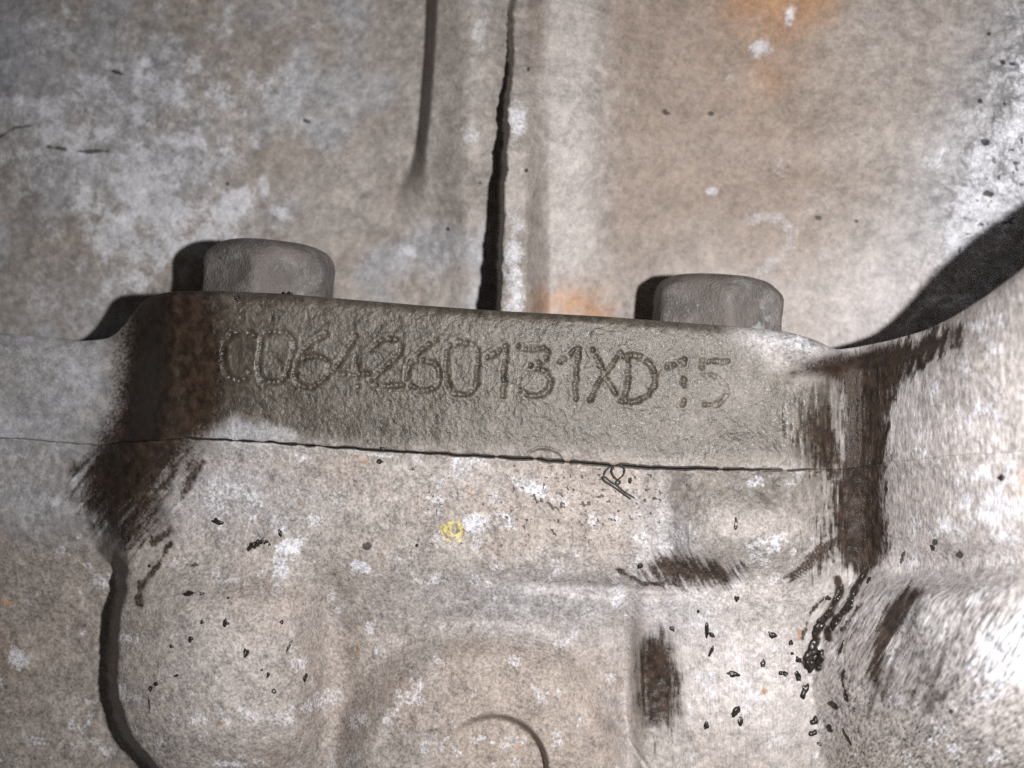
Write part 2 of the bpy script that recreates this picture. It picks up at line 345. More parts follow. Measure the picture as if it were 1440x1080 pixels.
        film *= 1 - .85 * grey * (v < P(u))
        film *= 1 - .75 * g2(u, v, 1120, 480, 75, 26, .2) - .25 * g2(u, v, 1050, 520, 60, 60)
        film *= .86 + .5 * n0(u, v, 60, 120)
        film = np.maximum(film, .55 * g2(u, v, 300, 500, 90, 90) * (v < P(u))); oil = np.maximum(oil, .50 * g2(u, v, 300, 500, 60, 90) * (v < P(u)))
        film *= 1 - .05 * ss(500, 650, v + .18 * (u - 700))
        film2 = (.7 * g2(u, v, 1060, 680, 130, 50) + .3 * g2(u, v, 1060, 770, 70, 25)) * (v >= P(u)) + .6 * g2(u, v, 165, 690, 80, 60) + .45 * g2(u, v, 915, 990, 34, 100) + .35 * g2(u, v, 1270, 960, 60, 60)
        film = np.maximum(film, film2)
        warm = .5 * ss(.45, .65, fbm(u, v, 110, 4, 121)) * (v > 640) + .22 * g2(u, v, 640, 980, 260, 140) + .3 * g2(u, v, 60, 870, 160, 120)
        warm = np.maximum(warm, .8 * (1 - ss(175, 212, np.hypot(u - RC[0], v - RC[1]))) * ss(560, 660, u)) * (v > 640) + .3 * g2(u, v, 470, 960, 70, 130)
        warm *= 1 - ss(1150, 1250, u) * .7
        ox_glare = np.zeros_like(Z)
        for (a_, b_, c, d, e, w) in [(405, 770, 26, 15, -.3, 1.1), (392, 800, 17, 34, .1, 1.1), (505, 797, 20, 14, .2, 1.1), (520, 885, 12, 12, 0, .8), (528, 918, 14, 14, 0, .8), (752, 684, 26, 17, 0, 1.05),
                                     (612, 700, 18, 12, .3, .75), (700, 735, 60, 22, 0, .62), (664, 735, 17, 17, 0, 1.3), (770, 780, 50, 12, -.2, .62), (20, 925, 24, 24, 0, .85), (115, 990, 30, 12, .1, .75), (140, 1050, 40, 20, .2, .6),
                                     (240, 790, 28, 16, .1, .75), (430, 690, 40, 20, 0, .5), (1310, 555, 30, 40, .3, .62), (1330, 740, 60, 30, 0, .75), (1000, 880, 40, 50, 0, .55), (600, 1045, 16, 30, .2, .6), (330, 1075, 60, 10, -.1, .7), (395, 1005, 15, 12, 0, .7), (165, 870, 0, 0, 0, 0), (530, 640, 30, 5, .1, .8),
                                     (1060, 900, 70, 60, 0, .45), (1400, 700, 90, 80, 0, .8), (1380, 560, 90, 110, 0, .62), (1300, 620, 50, 60, 0, .6), (1010, 960, 90, 90, 0, .55), (1420, 800, 60, 50, 0, .6), (230, 695, 40, 25, 0, .5), (320, 700, 60, 70, 0, .55), (930, 760, 60, 40, 0, .55), (1095, 770, 60, 30, 0, .6), (1130, 484, 60, 18, .25, .7), (1415, 920, 60, 80, .5, 1.1), (1340, 1040, 60, 40, 0, .6), (1390, 470, 60, 60, 0, .6), (120, 890, 14, 18, 0, .6)]:  # oxide; broad shoulder and lobe entries also paint in overexposed flash brightness
            if c: ox_glare = np.maximum(ox_glare, w * g2(u, v, a_, b_, c, d, e))
        oxide_glare = .9 * ss(.35, 1.0, ox_glare + 1.1 * n0(u, v, 15, 122, 5) + .02)
        oxide_glare *= 1 - np.clip(oil * 1.2, 0, 1)
        oxide_glare = np.maximum(oxide_glare, .5 * ss(.62, .74, fbm(u, v, 28, 4, 123)) * (v > P(u)))
        cool = .9 * (1 - ss(700, 800, v + 40 * n0(u, v, 50, 160))) * (1 - ss(130, 200, u)) + .9 * g2(u, v, 310, 690, 110, 70) + .75 * g2(u, v, 800, 850, 190, 50) + .7 * g2(u, v, 930, 750, 50, 60) + .8 * g2(u, v, 1330, 880, 150, 130) + .7 * g2(u, v, 1270, 560, 90, 110) + .6 * g2(u, v, 970, 870, 60, 50) + .6 * grey + .7 * g2(u, v, 1110, 480, 90, 30, .2) + .4 * g2(u, v, 1400, 420, 90, 50)
        cool = np.clip(cool, 0, 1) * (.75 + .8 * n0(u, v, 40, 124))
        rust = .8 * g2(u, v, 1435, 680, 38, 30) * (.5 + fbm(u, v, 20, 3, 125)) + .3 * g2(u, v, 1390, 560, 50, 90) + .3 * g2(u, v, 1120, 880, 70, 50) * (.3 + fbm(u, v, 20, 3, 126)) + .2 * g2(u, v, 460, 900, 60, 120) + .3 * g2(u, v, 700, 920, 150, 40)*(.3+fbm(u, v, 30, 3, 128))
        rust *= .6
        for (a_, b_, c, d) in [(422, 704, 4, 6), (500, 642, 8, 5), (512, 650, 6, 5), (8, 848, 12, 8), (0, 765, 6, 4), (1075, 972, 8, 7), (135, 1020, 8, 6), (310, 1018, 7, 5), (728, 1050, 8, 6), (1125, 893, 6, 12), (708, 698, 7, 3), (945, 668, 5, 3), (660, 692, 5, 3), (502, 915, 5, 8), (115, 993, 5, 4), (1290, 705, 5, 3)]:
            rust = np.maximum(rust, .75 * ss(.25, .95, g2(u, v, a_, b_, c, d) + .9 * n0(u, v, 6, 127)))
        pale = .85 * g2(u, v, 1060, 950, 140, 130) + .95 * g2(u, v, 1400, 640, 170, 170) + .6 * g2(u, v, 1420, 950, 130, 130) + .35 * g2(u, v, 290, 930, 110, 120)  # paler metal, with overexposed flash brightness painted in on shoulder and lobe
        # fine pepper of black dirt
        pep = ss(.68, .80, fbm(u, v, 4.2, 2, 130) + .12 * (g2(u, v, 840, 700, 110, 45) + .55 * g2(u, v, 700, 720, 260, 70) + .5 * g2(u, v, 320, 930, 120, 120) - .55))
        dirt_dark = .7 * pep * (v > P(u)) * ss(.30, .55, g2(u, v, 840, 700, 120, 50) + .7 * g2(u, v, 700, 720, 280, 80) + .3 * n0(u, v, 30, 135))
        jt = np.abs(v - P(u)); wj = 1.6 + 1.5 * vn(u / 24, v * 0, 131) + 1.6 * g2(u, v, 850, 655, 220, 60)
        dirt_dark = np.maximum(dirt_dark, (1 - ss(wj * .5, wj * 1.3, jt)) * (.25 + .65 * ss(190, 300, u) * (1 - ss(1040, 1180, u))) * (.5 + ss(.25, .5, vn(u / 9, v * 0, 132))))
        for (a_, b_, c, d, e) in [(516, 768, 9, 7, .3), (580, 660, 5, 3, 0), (1350, 780, 7, 6, 0), (1315, 762, 5, 6, 0), (1270, 780, 3, 8, .4), (1268, 787, 3, 9, .3), (1408, 672, 5, 6, 0), (1337, 1000, 4, 4, 0), (748, 480, 2, 2, 0), (735, 533, 2.5, 2.5, 0), (1090, 660, 8, 3, .3)]:
            dirt_dark = np.maximum(dirt_dark, .8 * ss(.3, .6, g2(u, v, a_, b_, c, d, e) + .5 * n0(u, v, 6, 133)))
        sv = np.clip(ss(1120, 1220, u) * (1 - ss(790, 840, v)) + .5 * ga(u, 1000, 180) * ss(820, 900, v), 0, 1)
        sd = ss(1110, 1200, u) * ss(790, 850, v)
        yl = np.minimum(1, 1.6 * g2(u, v, 638, 745, 23, 20))
        rg = np.hypot(u - 640, v - 744)
        pale = np.clip(pale + .10 * (v > P(u)) * ss(200, 330, u) * (1 - ss(900, 1000, u)), 0, .9)
        yel = ss(.4, .75, yl * (.6 + .5 * np.cos(rg / 1.5) * .35 + .8 * n0(u, v, 7, 134)) ) * (1 - ss(.2, .6, g2(u, v, 666, 735, 17, 17)))
        cmb = sfbm(u, v, 3.2, 42, -.55, 150)
        oil = np.maximum(oil, .62 * ss(.56, .74, cmb + .10 * n0(u, v, 40, 151)) * ss(.25, .7, g2(u, v, 1268, 925, 60, 105, -.45)))
        oil = np.maximum(oil, .5 * ss(.60, .76, cmb) * ss(.3, .8, g2(u, v, 1335, 960, 50, 60)))
        oil = np.maximum(oil, .6 * ss(.55, .72, sfbm(u, v, 3, 34, -.75, 152)) * ss(.3, .8, g2(u, v, 235, 700, 55, 60)))
        oil = np.maximum(oil, .5 * ss(.55, .72, sfbm(u, v, 3, 34, -1.05, 153)) * ss(.3, .8, g2(u, v, 885, 815, 50, 22)))
        oil = np.maximum(oil, .6 * ss(.54, .72, sfbm(u, v, 3, 30, .1, 154)) * ss(.3, .8, g2(u, v, 925, 1035, 36, 40)))
        return oil, oxide_glare, rust, film, dirt_dark, sv, sd, cool, warm, pale, yel
    return oil, oxide_glare, rust, film, dirt_dark, sv, sd, cool, warm, pale, Z

# ---------------------------------------------------------------- material
def N(nt, typ, **kw):
    n = nt.nodes.new(typ)
    for k, val in kw.items(): setattr(n, k, val)
    return n
class NT:
    def __init__(s, name):
        s.m = bpy.data.materials.new(name); s.m.use_nodes = True; s.t = s.m.node_tree; s.t.nodes.clear()
    def link(s, a, b):
        if isinstance(a, bpy.types.NodeSocket): s.t.links.new(a, b)
        else: b.default_value = a
    def noise(s, vec, scale, detail=3, rough=.55, dist=0):
        n = N(s.t, 'ShaderNodeTexNoise'); s.link(vec, n.inputs['Vector']); n.inputs['Scale'].default_value = scale
        n.inputs['Detail'].default_value = detail; n.inputs['Roughness'].default_value = rough; n.inputs['Distortion'].default_value = dist
        return n.outputs['Fac']
    def math(s, op, a, b=0, c=0, clamp=False):
        n = N(s.t, 'ShaderNodeMath', operation=op, use_clamp=clamp)
        for i, q in enumerate((a, b, c)): s.link(q, n.inputs[i])
        return n.outputs[0]
    def mix(s, f, a, b, mode='MIX'):
        n = N(s.t, 'ShaderNodeMix', data_type='RGBA', blend_type=mode); n.clamp_factor = True
        s.link(f, n.inputs['Factor'])
        for q, i in ((a, 6), (b, 7)):
            s.link(q if not isinstance(q, tuple) or len(q) == 4 else q + (1,), n.inputs[i])
        return n.outputs[2]
    def mixf(s, f, a, b):
        n = N(s.t, 'ShaderNodeMix', data_type='FLOAT'); s.link(f, n.inputs[0]); s.link(a, n.inputs[2]); s.link(b, n.inputs[3]); return n.outputs[0]
    def step(s, x, a, b):
        n = N(s.t, 'ShaderNodeMapRange', interpolation_type='SMOOTHSTEP'); s.link(x, n.inputs[0])
        n.inputs[1].default_value = a; n.inputs[2].default_value = b; return n.outputs[0]
    def attr(s, name):
        n = N(s.t, 'ShaderNodeAttribute', attribute_name=name); sp = N(s.t, 'ShaderNodeSeparateColor'); s.t.links.new(n.outputs['Color'], sp.inputs[0])
        return sp.outputs[0], sp.outputs[1], sp.outputs[2], n.outputs['Alpha']
    def mapping(s, vec, rot=(0, 0, 0), scale=(1, 1, 1)):
        n = N(s.t, 'ShaderNodeMapping'); s.link(vec, n.inputs[0]); n.inputs['Rotation'].default_value = rot; n.inputs['Scale'].default_value = scale; return n.outputs[0]

def casting_material(name):
    s = NT(name); t = s.t
    tc = N(t, 'ShaderNodeTexCoord').outputs['Object']
    oil, oxide_glare, rust, film = s.attr('m1'); dirt_dark, sv, sd, cool = s.attr('m2'); warm, pale, yel, fine = s.attr('m3')
    iso = s.noise(tc, 2300, 4, .75); mid = s.noise(tc, 620, 4, .6); big = s.noise(tc, 110, 4, .55)
    stv = s.noise(s.mapping(tc, (0, .05, 0), (2.6, 1.6, .55)), 1500, 4, .75)
    std = s.noise(s.mapping(s.mapping(tc, (0, -.52, 0)), (0, 0, 0), (2.4, 1.5, .32)), 1300, 3, .62)
    g = s.mixf(sv, iso, stv); g = s.mixf(sd, g, std)
    def grit(m, amt, a, b):
        return s.step(s.math('ADD', m, s.math('MULTIPLY', s.math('SUBTRACT', g, .5), amt)), a, b)
    base = s.mix(s.step(mid, .35, .68), (.275, .243, .222, 1), (.385, .347, .318, 1))
    base = s.mix(s.math('MULTIPLY', s.step(big, .4, .65), .35), base, (.32, .292, .27, 1))
    base = s.mix(s.math('MULTIPLY', warm, .8), base, (.275, .208, .165, 1))
    base = s.mix(s.math('MULTIPLY', cool, .85), base, s.mix(s.step(mid, .35, .65), (.31, .318, .345, 1), (.44, .448, .485, 1)))
    base = s.mix(pale, base, (.56, .515, .50, 1))
    base = s.mix(grit(rust, .5, .22, .9), base, (.37, .215, .125, 1))
    filmc = s.mix(s.step(mid, .4, .62), (.047, .039, .028, 1), (.082, .069, .052, 1))
    base = s.mix(s.math('MULTIPLY', s.step(s.math('ADD', film, s.math('MULTIPLY', s.math('SUBTRACT', g, .5), .35)), .0, .95), .95), base, filmc)
    oxm = grit(s.math('ADD', oxide_glare, s.math('MULTIPLY', s.math('SUBTRACT', mid, .5), .5)), 1.1, .10, 1.0)
    base = s.mix(s.math('MULTIPLY', oxm, .8), base, (.66, .66, .70, 1))
    base = s.mix(grit(yel, .5, .3, .6), base, (.58, .49, .20, 1))
    gm = s.math('MULTIPLY_ADD', s.math('SUBTRACT', g, .5), s.math('MULTIPLY', s.math('MULTIPLY_ADD', sd, 1.0, 2.9), fine), 1.0)
    t1 = s.noise(tc, 230, 6, .62); t2 = s.noise(tc, 900, 3, .6)
    gm = s.math('ADD', gm, s.math('MULTIPLY', s.math('SUBTRACT', t1, .5), .9)); gm = s.math('ADD', gm, s.math('MULTIPLY', s.math('SUBTRACT', t2, .5), .9))
    cmb = N(t, 'ShaderNodeCombineColor'); [s.link(gm, cmb.inputs[i]) for i in range(3)]
    base = s.mix(1.0, base, cmb.outputs[0], 'MULTIPLY')
    dm = grit(dirt_dark, .4, .35, .65)
    base = s.mix(s.math('MULTIPLY', dm, .9), base, (.035, .03, .027, 1))
    om = grit(oil, 1.7, .16, .92)
    base = s.mix(s.math('MULTIPLY', om, .97), base, s.mix(s.step(mid, .35, .65), (.017, .0105, .0075, 1), (.044, .027, .018, 1)))
    p = N(t, 'ShaderNodeBsdfPrincipled'); o = N(t, 'ShaderNodeOutputMaterial'); t.links.new(p.outputs[0], o.inputs[0])
    s.link(base, p.inputs['Base Color'])
    wet = s.math('MAXIMUM', om, s.math('MULTIPLY', film, .5))
    r = s.mixf(om, s.mixf(oxm, s.mixf(film, .6, .33), .85), .34); r = s.math('ADD', r, s.math('MULTIPLY', s.math('SUBTRACT', mid, .5), .35))
    s.link(r, p.inputs['Roughness']); s.link(s.math('MULTIPLY_ADD', om, -.32, .5), p.inputs['Specular IOR Level'])
    met = s.math('MULTIPLY', s.math('SUBTRACT', 1.0, s.math('MAXIMUM', s.math('MAXIMUM', oxm, om), warm), clamp=True), .14)
    s.link(met, p.inputs['Metallic'])
    hgt = s.math('ADD', s.math('MULTIPLY', g, s.math('MULTIPLY_ADD', om, -.85, 1.0)), s.math('MULTIPLY', mid, 1.6))
    hgt = s.math('ADD', hgt, s.math('MULTIPLY', oxm, .25))
    hgt = s.math('ADD', hgt, s.math('MULTIPLY', s.math('MULTIPLY', om, sv), s.math('MULTIPLY', s.noise(s.mapping(tc, (0, .05, 0), (3, 1.5, .8)), 900, 3, .7), 3.0)))
    b = N(t, 'ShaderNodeBump'); b.inputs['Distance'].default_value = .00011; b.inputs['Strength'].default_value = .85
    s.link(hgt, b.inputs['Height']); t.links.new(b.outputs[0], p.inputs['Normal'])
    return s.m
M_CAST = casting_material('cast_aluminium')

def bolt_material():
    s = NT('bolt_steel'); t = s.t; tc = N(t, 'ShaderNodeTexCoord').outputs['Object']
    a = s.noise(tc, 420, 5, .6); f = s.noise(tc, 2600, 3, .6)
    c = s.mix(s.step(a, .35, .7), (.115, .103, .096, 1), (.22, .20, .188, 1))
    c = s.mix(s.math('MULTIPLY', s.step(f, .60, .72), .6), c, (.42, .41, .40, 1))
    c = s.mix(s.step(s.noise(tc, 300, 4), .58, .74), c, (.33, .34, .35, 1)); c = s.mix(s.step(s.noise(tc, 900, 4, .7), .60, .70), c, (.05, .045, .04, 1)); c = s.mix(s.step(s.noise(tc, 160, 4), .45, .65), c, (.145, .125, .114, 1))
    p = N(t, 'ShaderNodeBsdfPrincipled'); o = N(t, 'ShaderNodeOutputMaterial'); t.links.new(p.outputs[0], o.inputs[0])
    s.link(c, p.inputs['Base Color']); p.inputs['Metallic'].default_value = .1; p.inputs['Roughness'].default_value = .66
    b = N(t, 'ShaderNodeBump'); b.inputs['Distance'].default_value = .00022; b.inputs['Strength'].default_value = 1.0
    s.link(s.math('ADD', f, s.math('MULTIPLY', a, 2)), b.inputs['Height']); t.links.new(b.outputs[0], p.inputs['Normal'])
    return s.m
def simple(name, col, rough, var=.3, metal=0, scale=1500):
    s = NT(name); t = s.t; tc = N(t, 'ShaderNodeTexCoord').outputs['Object']
    f = s.noise(tc, scale, 3); c = s.mix(f, tuple(x * (1 - var) for x in col) + (1,), tuple(min(1, x * (1 + var)) for x in col) + (1,))
    p = N(t, 'ShaderNodeBsdfPrincipled'); o = N(t, 'ShaderNodeOutputMaterial'); t.links.new(p.outputs[0], o.inputs[0])
    s.link(c, p.inputs['Base Color']); p.inputs['Roughness'].default_value = rough; p.inputs['Metallic'].default_value = metal
    b = N(t, 'ShaderNodeBump'); b.inputs['Distance'].default_value = .00006; s.link(f, b.inputs['Height']); t.links.new(b.outputs[0], p.inputs['Normal'])
    return s.m
M_BOLT = bolt_material()
M_TAR = simple('black_oil', (.022, .017, .014), .32, .5)
M_FIBRE = simple('fibre', (.03, .027, .022), .6, .5)

# ---------------------------------------------------------------- mesh builders
def link(o, parent=None, **props):
    COL.objects.link(o)
    if parent: o.parent = parent
    for k, val in props.items(): o[k] = val
    return o
def relief(name, U, V, H, part, parent, back, top_skirt=True):
    """a casting face as a dense mesh, closed with straight sides running back to depth `back`"""
    nr, nc = U.shape
    x, y, z = pos(U, V, H)
    co = np.stack([x, y, z], -1).reshape(-1, 3)
    idx = np.arange(nr * nc).reshape(nr, nc)
    quads = np.stack([idx[:-1, :-1], idx[1:, :-1], idx[1:, 1:], idx[:-1, 1:]], -1).reshape(-1, 4)
    ring = np.concatenate([idx[0, :], idx[1:, -1], idx[-1, -2::-1], idx[-2:0:-1, 0]])
    bk = co[ring].copy(); bk[:, 1] = -back * S
    if part == 'flange':          # the shoulder's upper side is cast with a draft, spreading towards its root
        w = ss(1150, 1260, U.reshape(-1)[ring]); f = (1 - back / D) / (1 - H.reshape(-1)[ring] / D)
        q = 1 + w * (f - 1); bk[:, 0] *= q; bk[:, 2] = bk[:, 2] * q - w * 14 * S
    n0_ = len(co); allco = np.concatenate([co, bk]); rb = n0_ + np.arange(len(ring)); nx = np.roll(np.arange(len(ring)), -1)
    side = np.stack([ring, ring[nx], rb[nx], rb], -1)
    faces = np.concatenate([quads, side]).astype(np.int32)
    me = bpy.data.meshes.new(name)
    me.vertices.add(len(allco)); me.vertices.foreach_set('co', allco.astype(np.float32).ravel())
    me.loops.add(faces.size); me.loops.foreach_set('vertex_index', faces.ravel())
    me.polygons.add(len(faces)); me.polygons.foreach_set('loop_start', np.arange(0, faces.size, 4, dtype=np.int32))
    me.polygons.foreach_set('loop_total', np.full(len(faces), 4, np.int32))
    sm = np.ones(len(faces), bool); sm[len(quads):] = False; me.polygons.foreach_set('use_smooth', sm)
    me.update(calc_edges=True)
    ms = [np.asarray(q, np.float32).reshape(-1) for q in masks(U, V, part)]
    fn = np.full(U.shape, .5) if part == 'wall' else 1 - .5 * (1 - ss(150, 215, U)) * (1 - ss(740, 790, V))
    ms.append(fn.astype(np.float32).ravel())
    ms = [np.concatenate([q, q[ring]]) for q in ms]
    for nm, ids in (('m1', (0, 1, 2, 3)), ('m2', (4, 5, 6, 7)), ('m3', (8, 9, 10, 11))):
        at = me.attributes.new(nm, 'FLOAT_COLOR', 'POINT')
        arr = np.stack([ms[i] if i is not None else np.ones_like(ms[0]) for i in ids], -1)
        at.data.foreach_set('color', np.clip(arr, 0, 1).astype(np.float32).ravel())
    me.materials.append(M_CAST)
    return link(bpy.data.objects.new(name, me), parent)
def empty(name, loc=(0, 0, 0), **props):
    return link(bpy.data.objects.new(name, None), None, **props)

def cols(a, b, dens):
    """column positions with a local spacing"""
    x = [a]
    while x[-1] < b: x.append(x[-1] + dens(x[-1]))
    return np.array(x, np.float32)

# rear housing wall
uw = cols(-190, 1640, lambda x: 2.0 if -20 < x < 1460 else 6); vw = cols(-190, 640, lambda y: 2.0 if -20 < y < 500 else 8)
U, V = np.meshgrid(uw, vw)
housing = empty('rear_housing', label='mottled grey cast housing wall behind the bolts, with an upright rib and orange rust stains', category='engine housing')
relief('housing_wall', U, V, h_wall(U, V), 'wall', housing, -420)

# numbered flange
GAP = lambda u: .15 + .55 * ss(200, 420, u) * (1 - ss(1000, 1100, u))
uf = cols(-170, 1620, lambda x: (1.15 if 296 < x < 1050 else 1.8) if -20 < x < 1460 else 6)
tt = np.linspace(0, 1, 150) ** 1.0; tt = np.unique(np.concatenate([tt, [.004, .010, .018, .985, .991, .996]]))
U = np.repeat(uf[None, :], len(tt), 0); V = T(U) + (P(U) - GAP(U) - T(U)) * tt[:, None]; V = V.astype(np.float32)
HF = h_flange(U, V)
flange_t = empty('numbered_flange', label='oily grey-brown flange edge stamped with CO64260131XD15, lying between the bolt heads and the joint line', category='engine flange')
relief('flange_edge', U, V, HF, 'flange', flange_t, -255)

# lower block
ub = cols(-170, 1620, lambda x: 2.0 if -20 < x < 1460 else 6)
tb = np.concatenate([np.linspace(0, 1, 250), np.array([.002, .004, .006, .009])]); tb = np.unique(tb)
U = np.repeat(ub[None, :], len(tb), 0); V = P(U) + GAP(U) + (1230 - P(U)) * tb[:, None]; V = V.astype(np.float32)
HB = h_block(U, V)
block = empty('engine_block', label='pale grey rough cast block below the joint line, with round bosses and brushed lobe', category='engine block')
relief('block_face', U, V, HB, 'block', block, -330)

# ---------------------------------------------------------------- hex bolts standing behind the flange
TILT = math.radians(4.3)
def hex_bolt(px, top, rot, depth, R, label):
    k = 1 - depth / D
    cx = (px - 720) * k * S; ztop = -(top - 540) * k * S
    zbot = -(T(np.array([float(px)]))[0] - 540) * S - .0020
    NTH = 144; th = np.arange(NTH) * 2 * math.pi / NTH + rot
    def hexr(a): 
        q = (a + math.pi / 6) % (math.pi / 3) - math.pi / 6
        return R * math.cos(math.pi / 6) / np.cos(q)
    hr = hexr(th); hr = np.minimum(hr, R * .975)
    ap = R * math.cos(math.pi / 6)
    bm = bmesh.new(); rings = []
    Ht = (ztop - zbot) / S
    prof = []   # (limit radius, height below top)
    for f in np.linspace(0, 1, 12):
        a = f * math.pi / 2
        prof.append((ap * .62 + (R - ap * .62) * math.sin(a), 50 * (1 - math.cos(a)) ** 1.0))
    for lim, dz in prof:
        rings.append((np.minimum(hr, lim), dz))
    for dz in np.linspace(56, Ht, 8): rings.append((hr, dz))
    rs = np.random.RandomState(int(px))
    vs = []
    c = bm.verts.new((cx, -depth * S, ztop - 3 * S))
    for i, f in enumerate((.35, .7, .92)):
        vs.append([bm.verts.new((cx + math.cos(a) * rings[0][0][j] * f * S, -depth * S + math.sin(a) * rings[0][0][j] * f * S, ztop - (3 * (1 - f)) * S)) for j, a in enumerate(th)])
    for r, dz in rings:
        vs.append([bm.verts.new((cx + math.cos(a) * (r[j]) * S, -depth * S + math.sin(a) * (r[j]) * S, ztop - dz * S)) for j, a in enumerate(th)])
    n = NTH
    for j in range(n): bm.faces.new((c, vs[0][j], vs[0][(j + 1) % n]))
    for A, B in zip(vs[:-1], vs[1:]):
        for j in range(n): bm.faces.new((A[j], B[j], B[(j + 1) % n], A[(j + 1) % n]))
    bm.faces.new(vs[-1][::-1]) 
    piv = np.array([cx, 0, zbot]); ct, st_ = math.cos(TILT), math.sin(TILT)
    for v_ in bm.verts:
        dx, dz = v_.co.x - cx, v_.co.z - zbot; v_.co.x = cx + dx * ct + dz * st_; v_.co.z = zbot - dx * st_ + dz * ct
    for v_ in bm.verts:      # casting-like wear and dents
        q = v_.co / S; dd = (float(vn(np.array([q.x / 22]), np.array([q.z / 22 + q.y / 30]), 5)[0]) - .5) * 4
        w = v_.co - c.co; w.z = 0
        if w.length > 1e-6: v_.co += w.normalized() * dd * S
    for f in bm.faces: f.smooth = True
    bmesh.ops.recalc_face_normals(bm, faces=bm.faces)
    me = bpy.data.meshes.new('bolt_head'); bm.to_mesh(me); bm.free(); me.materials.append(M_BOLT)
    rt = empty('hex_bolt', label=label, category='bolt', group='bolts along the top of the flange')
    link(bpy.data.objects.new('bolt_head', me), rt)
    bm = bmesh.new()
    bmesh.ops.create_cone(bm, cap_ends=True, segments=32, radius1=52 * S, radius2=52 * S, depth=.03)
    for v_ in bm.verts: v_.co = (v_.co.x + cx, v_.co.y - depth * S, v_.co.z + zbot - .0150)
    me = bpy.data.meshes.new('shank'); bm.to_mesh(me); bm.free(); me.materials.append(M_BOLT)
    link(bpy.data.objects.new('shank', me), rt)
hex_bolt(376, 343, math.radians(-62), -118, 103, 'left hex bolt head, grey with paler smudge on top, nearest the oily corner')
hex_bolt(1004, 391, math.radians(-128), -118, 104, 'right hex bolt head with bright nick on its upper edge, beside the brown stained wall')

# ---------------------------------------------------------------- oil drops, flakes, fibre
from functools import lru_cache
def hsurf(u, v):
    a = np.array([[float(u)]]); b = np.array([[float(v)]])
    return float((h_flange if v < P(a)[0, 0] else h_block)(a, b)[0, 0])
def basis(u, v):
    p = np.array(pos(u, v, hsurf(u, v))); a = np.array(pos(u + 5, v, hsurf(u + 5, v))) - np.array(pos(u - 5, v, hsurf(u - 5, v)))
    b = np.array(pos(u, v + 5, hsurf(u, v + 5))) - np.array(pos(u, v - 5, hsurf(u, v - 5)))
    a /= np.linalg.norm(a); b -= a * a.dot(b); b /= np.linalg.norm(b); n = np.cross(a, b)
    if n[1] > 0: n = -n
    return p, a, b, n
def blob(name, u, v, L, W, ang, seed, ring=False, hgt=None, mat=M_TAR, **props):
    """an irregular drop or flake lying on the casting"""
    rs = np.random.RandomState(seed); p, a, b, n = basis(u, v)
    c, s = math.cos(ang), math.sin(ang); ex = a * c + b * s; ey = -a * s + b * c
    NS = 20; hh = hgt or min(L, W) * .26
    ph = rs.rand(4) * 6.28; jit = rs.randn(NS) * .5; am = rs.rand(4) * np.array([.24, .22, .16, .12])
    prof = ([(1.0, -.25), (.97, .15), (.85, .55), (.7, .75), (.55, .68), (.42, .3), (.34, 0.05)] if ring else [(1.0, -.3), (.96, .1), (.84, .5), (.62, .82), (.34, .97)])
    co_ = []; fc = []
    for r, z in prof:
        for j in range(NS):
            t = j * 2 * math.pi / NS; k = 1 + .10 * jit[j] + sum(am[i] * math.sin((i + 2) * t + ph[i]) for i in range(4))
            q = p + (ex * math.cos(t) * L * r * k * .5 + ey * math.sin(t) * W * r * k * .5 + n * hh * z * (1 + .25 * math.sin(2 * t + ph[0]))) * S
            co_.append(q)
    if not ring: co_.append(p + n * hh * S)
    else: co_.append(p + n * hh * .03 * S)
    for i in range(len(prof) - 1):
        for j in range(NS):
            fc.append((i * NS + j, i * NS + (j + 1) % NS, (i + 1) * NS + (j + 1) % NS, (i + 1) * NS + j))
    e = (len(prof) - 1) * NS; cc = len(co_) - 1
    for j in range(NS): fc.append((e + j, e + (j + 1) % NS, cc))
    # origin at the contact point
    co_ = [tuple(q - p) for q in co_]
    me = bpy.data.meshes.new(name); me.from_pydata(co_, [], fc); me.materials.append(mat)
    bm = bmesh.new(); bm.from_mesh(me); bmesh.ops.recalc_face_normals(bm, faces=bm.faces); bm.to_mesh(me); bm.free()
    me.polygons.foreach_set('use_smooth', np.ones(len(me.polygons), bool))
    o = bpy.data.objects.new(name, me); o.location = tuple(p)
    return link(o, None, **props)

